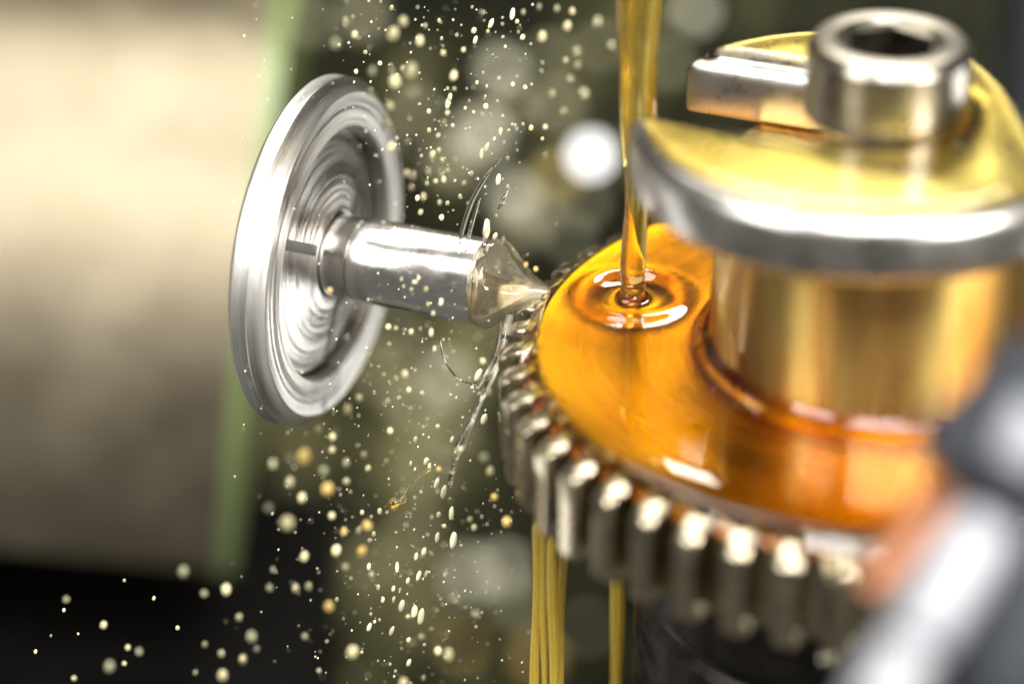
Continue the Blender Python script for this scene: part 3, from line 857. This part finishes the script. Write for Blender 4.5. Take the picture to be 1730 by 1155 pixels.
for (px, py, r, e, zone) in sites:
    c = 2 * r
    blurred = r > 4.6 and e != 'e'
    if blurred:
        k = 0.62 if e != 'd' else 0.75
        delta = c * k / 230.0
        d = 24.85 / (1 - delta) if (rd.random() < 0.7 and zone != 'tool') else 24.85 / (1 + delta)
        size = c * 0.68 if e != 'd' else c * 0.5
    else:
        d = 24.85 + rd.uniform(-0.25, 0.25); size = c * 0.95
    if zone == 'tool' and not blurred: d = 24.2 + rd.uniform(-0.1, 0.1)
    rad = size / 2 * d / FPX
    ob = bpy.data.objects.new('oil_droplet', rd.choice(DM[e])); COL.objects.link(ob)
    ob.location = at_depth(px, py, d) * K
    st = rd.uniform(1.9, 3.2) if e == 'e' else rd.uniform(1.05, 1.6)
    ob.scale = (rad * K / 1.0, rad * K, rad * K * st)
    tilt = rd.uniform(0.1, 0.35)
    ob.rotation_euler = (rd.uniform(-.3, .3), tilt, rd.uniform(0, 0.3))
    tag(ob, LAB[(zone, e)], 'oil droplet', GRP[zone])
# the finest spray: nobody could count it
vs, fs = [], []
ico = bmesh.new(); bmesh.ops.create_icosphere(ico, subdivisions=1, radius=1)
iv = [v.co.copy() for v in ico.verts]; ifc = [tuple(v.index for v in f.verts) for f in ico.faces]; ico.free()
for i in range(1000):
    while True:
        px, py = rd.uniform(380, 900), rd.uniform(0, 1155)
        w = math.exp(-((px - (760 if py < 500 else 690)) / 150) ** 2)
        if rd.random() < w + 0.12: break
    d = 24.85 + rd.gauss(0, 0.7)
    P = at_depth(px, py, d); r = rd.choice((0.5, 0.6, 0.8, 1.0, 1.4)) * d / FPX * 1.1
    k = len(vs); st = rd.uniform(1, 1.9)
    vs += [P + V((v.x * r + v.z * r * 0.25 * st, v.y * r, v.z * r * st)) for v in iv]; fs += [tuple(a + k for a in f) for f in ifc]
tag(part('oil_mist', (vs, fs), M_DROP, None, None, origin=tuple(at_depth(700, 577, 24.85)), recalc=False), 'finest pale oil mist scattered between the chuck and the gear', 'oil mist', kind='stuff')

# ------------------------------------------------------------------ blurred coolant hose and copper pipe in the foreground
hose = thing('coolant_hose', at_depth(1500, 1155, 16.8), 'blurred segmented coolant hose, pale grey and slate, in the lower right foreground', 'coolant hose')
def seg(name, p0, p1, r, mat, bul=0.05, seed=0):
    p0, p1 = V(p0), V(p1); L_ = (p1 - p0).length
    prof = [(0, 0), (r * 0.8, 0), (r * 0.95, 0.04 * L_), (r, 0.15 * L_), (r * (1 + bul), 0.5 * L_), (r, 0.85 * L_), (r * 0.95, 0.96 * L_), (r * 0.8, L_), (0, L_)]
    part(name, lathe(prof, p0, p1 - p0, 48), mat, hose, 50)
seg('hose_segment', at_depth(1545, 1085, 16.8), at_depth(1668, 885, 17.0), 0.19, M_HOSEW)
seg('hose_segment', at_depth(1470, 1215, 16.7), at_depth(1538, 1095, 16.8), 0.18, M_HOSEW)
seg('hose_joint', at_depth(1668, 1215, 17.2), at_depth(1745, 860, 17.4), 0.44, M_HOSED)
seg('hose_joint', at_depth(1600, 810, 17.6), at_depth(1800, 660, 17.6), 0.40, M_HOSED)
seg('hose_joint', at_depth(1690, 690, 18.4), at_depth(1760, 590, 18.4), 0.25, M_HOSED)
seg('hose_segment', at_depth(1716, 790, 17.0), at_depth(1760, 690, 17.0), 0.16, M_HOSEW)
pc0, pc1 = at_depth(1475, 1010, 18.2), at_depth(1660, 810, 18.2)
tag(part('copper_pipe', lathe([(0, 0), (0.2, 0), (0.24, 0.03), (0.24, (pc1 - pc0).length - .03), (0.2, (pc1 - pc0).length), (0, (pc1 - pc0).length)], pc0, pc1 - pc0, 40), M_COPPER, None, origin=tuple(pc0)),
    'blurred copper pipe between the gear teeth and the coolant hose', 'pipe')

# ------------------------------------------------------------------ light
w = bpy.data.worlds.new('World'); SC.world = w; w.use_nodes = True
bg = w.node_tree.nodes['Background']; bg.inputs[0].default_value = (1.0, 0.96, 0.88, 1); bg.inputs[1].default_value = 0.17
def area(name, loc, target, size, power, color=(1, 0.97, 0.92)):
    l = bpy.data.lights.new(name, 'AREA'); l.shape = 'RECTANGLE'; l.size, l.size_y = size[0] * K, size[1] * K
    l.energy = power; l.color = color
    o = bpy.data.objects.new(name, l); COL.objects.link(o)
    o.location = V(loc) * K
    d = (V(target) - V(loc)).normalized()
    o.rotation_euler = d.to_track_quat('-Z', 'Y').to_euler()
    return o
def polar(az, el, dist, c=(-0.5, 0, 0)):
    a, e = math.radians(az), math.radians(el)   # az 0 = towards the camera, + to the right
    return V(c) + V((math.sin(a) * math.cos(e), -math.cos(a) * math.cos(e), math.sin(e))) * dist
area('key_softbox', polar(8, 60, 34), (-0.5, 0, 0), (24, 14), 2.2)
area('top_softbox', polar(-155, 66, 34), (-0.5, 0, 0), (22, 16), 1.1)
area('side_softbox', polar(46, 26, 36), (0, 0, 0), (15, 12), 2.2)
area('rear_softbox', polar(171, 42.5, 34), (0, 0, 0), (11, 6), 0.48, (1, 0.95, 0.82))
area('left_softbox', polar(-54, 38, 34), (-3, 0, 0), (13, 22), 1.1)
area('low_softbox', polar(108, -27, 27, (-2, 1, 0)), (-2, 1, 0), (12, 12), 0.35)
area('left_low_softbox', polar(-112, -25, 19, (-2, 0, 0)), (-2, 0, -1), (6, 10), 0.06)

SC.render.engine = 'CYCLES'
SC.cycles.max_bounces = 14; SC.cycles.transmission_bounces = 12; SC.cycles.glossy_bounces = 6; SC.cycles.diffuse_bounces = 3
SC.cycles.caustics_reflective = True; SC.cycles.caustics_refractive = True
SC.cycles.blur_glossy = 0.4
SC.cycles.sample_clamp_indirect = 8
SC.cycles.use_denoising = True
SC.view_settings.view_transform = 'Standard'; SC.view_settings.look = 'None'
SC.view_settings.exposure = 0.2; SC.view_settings.gamma = 1
SC.view_settings.use_curve_mapping = False
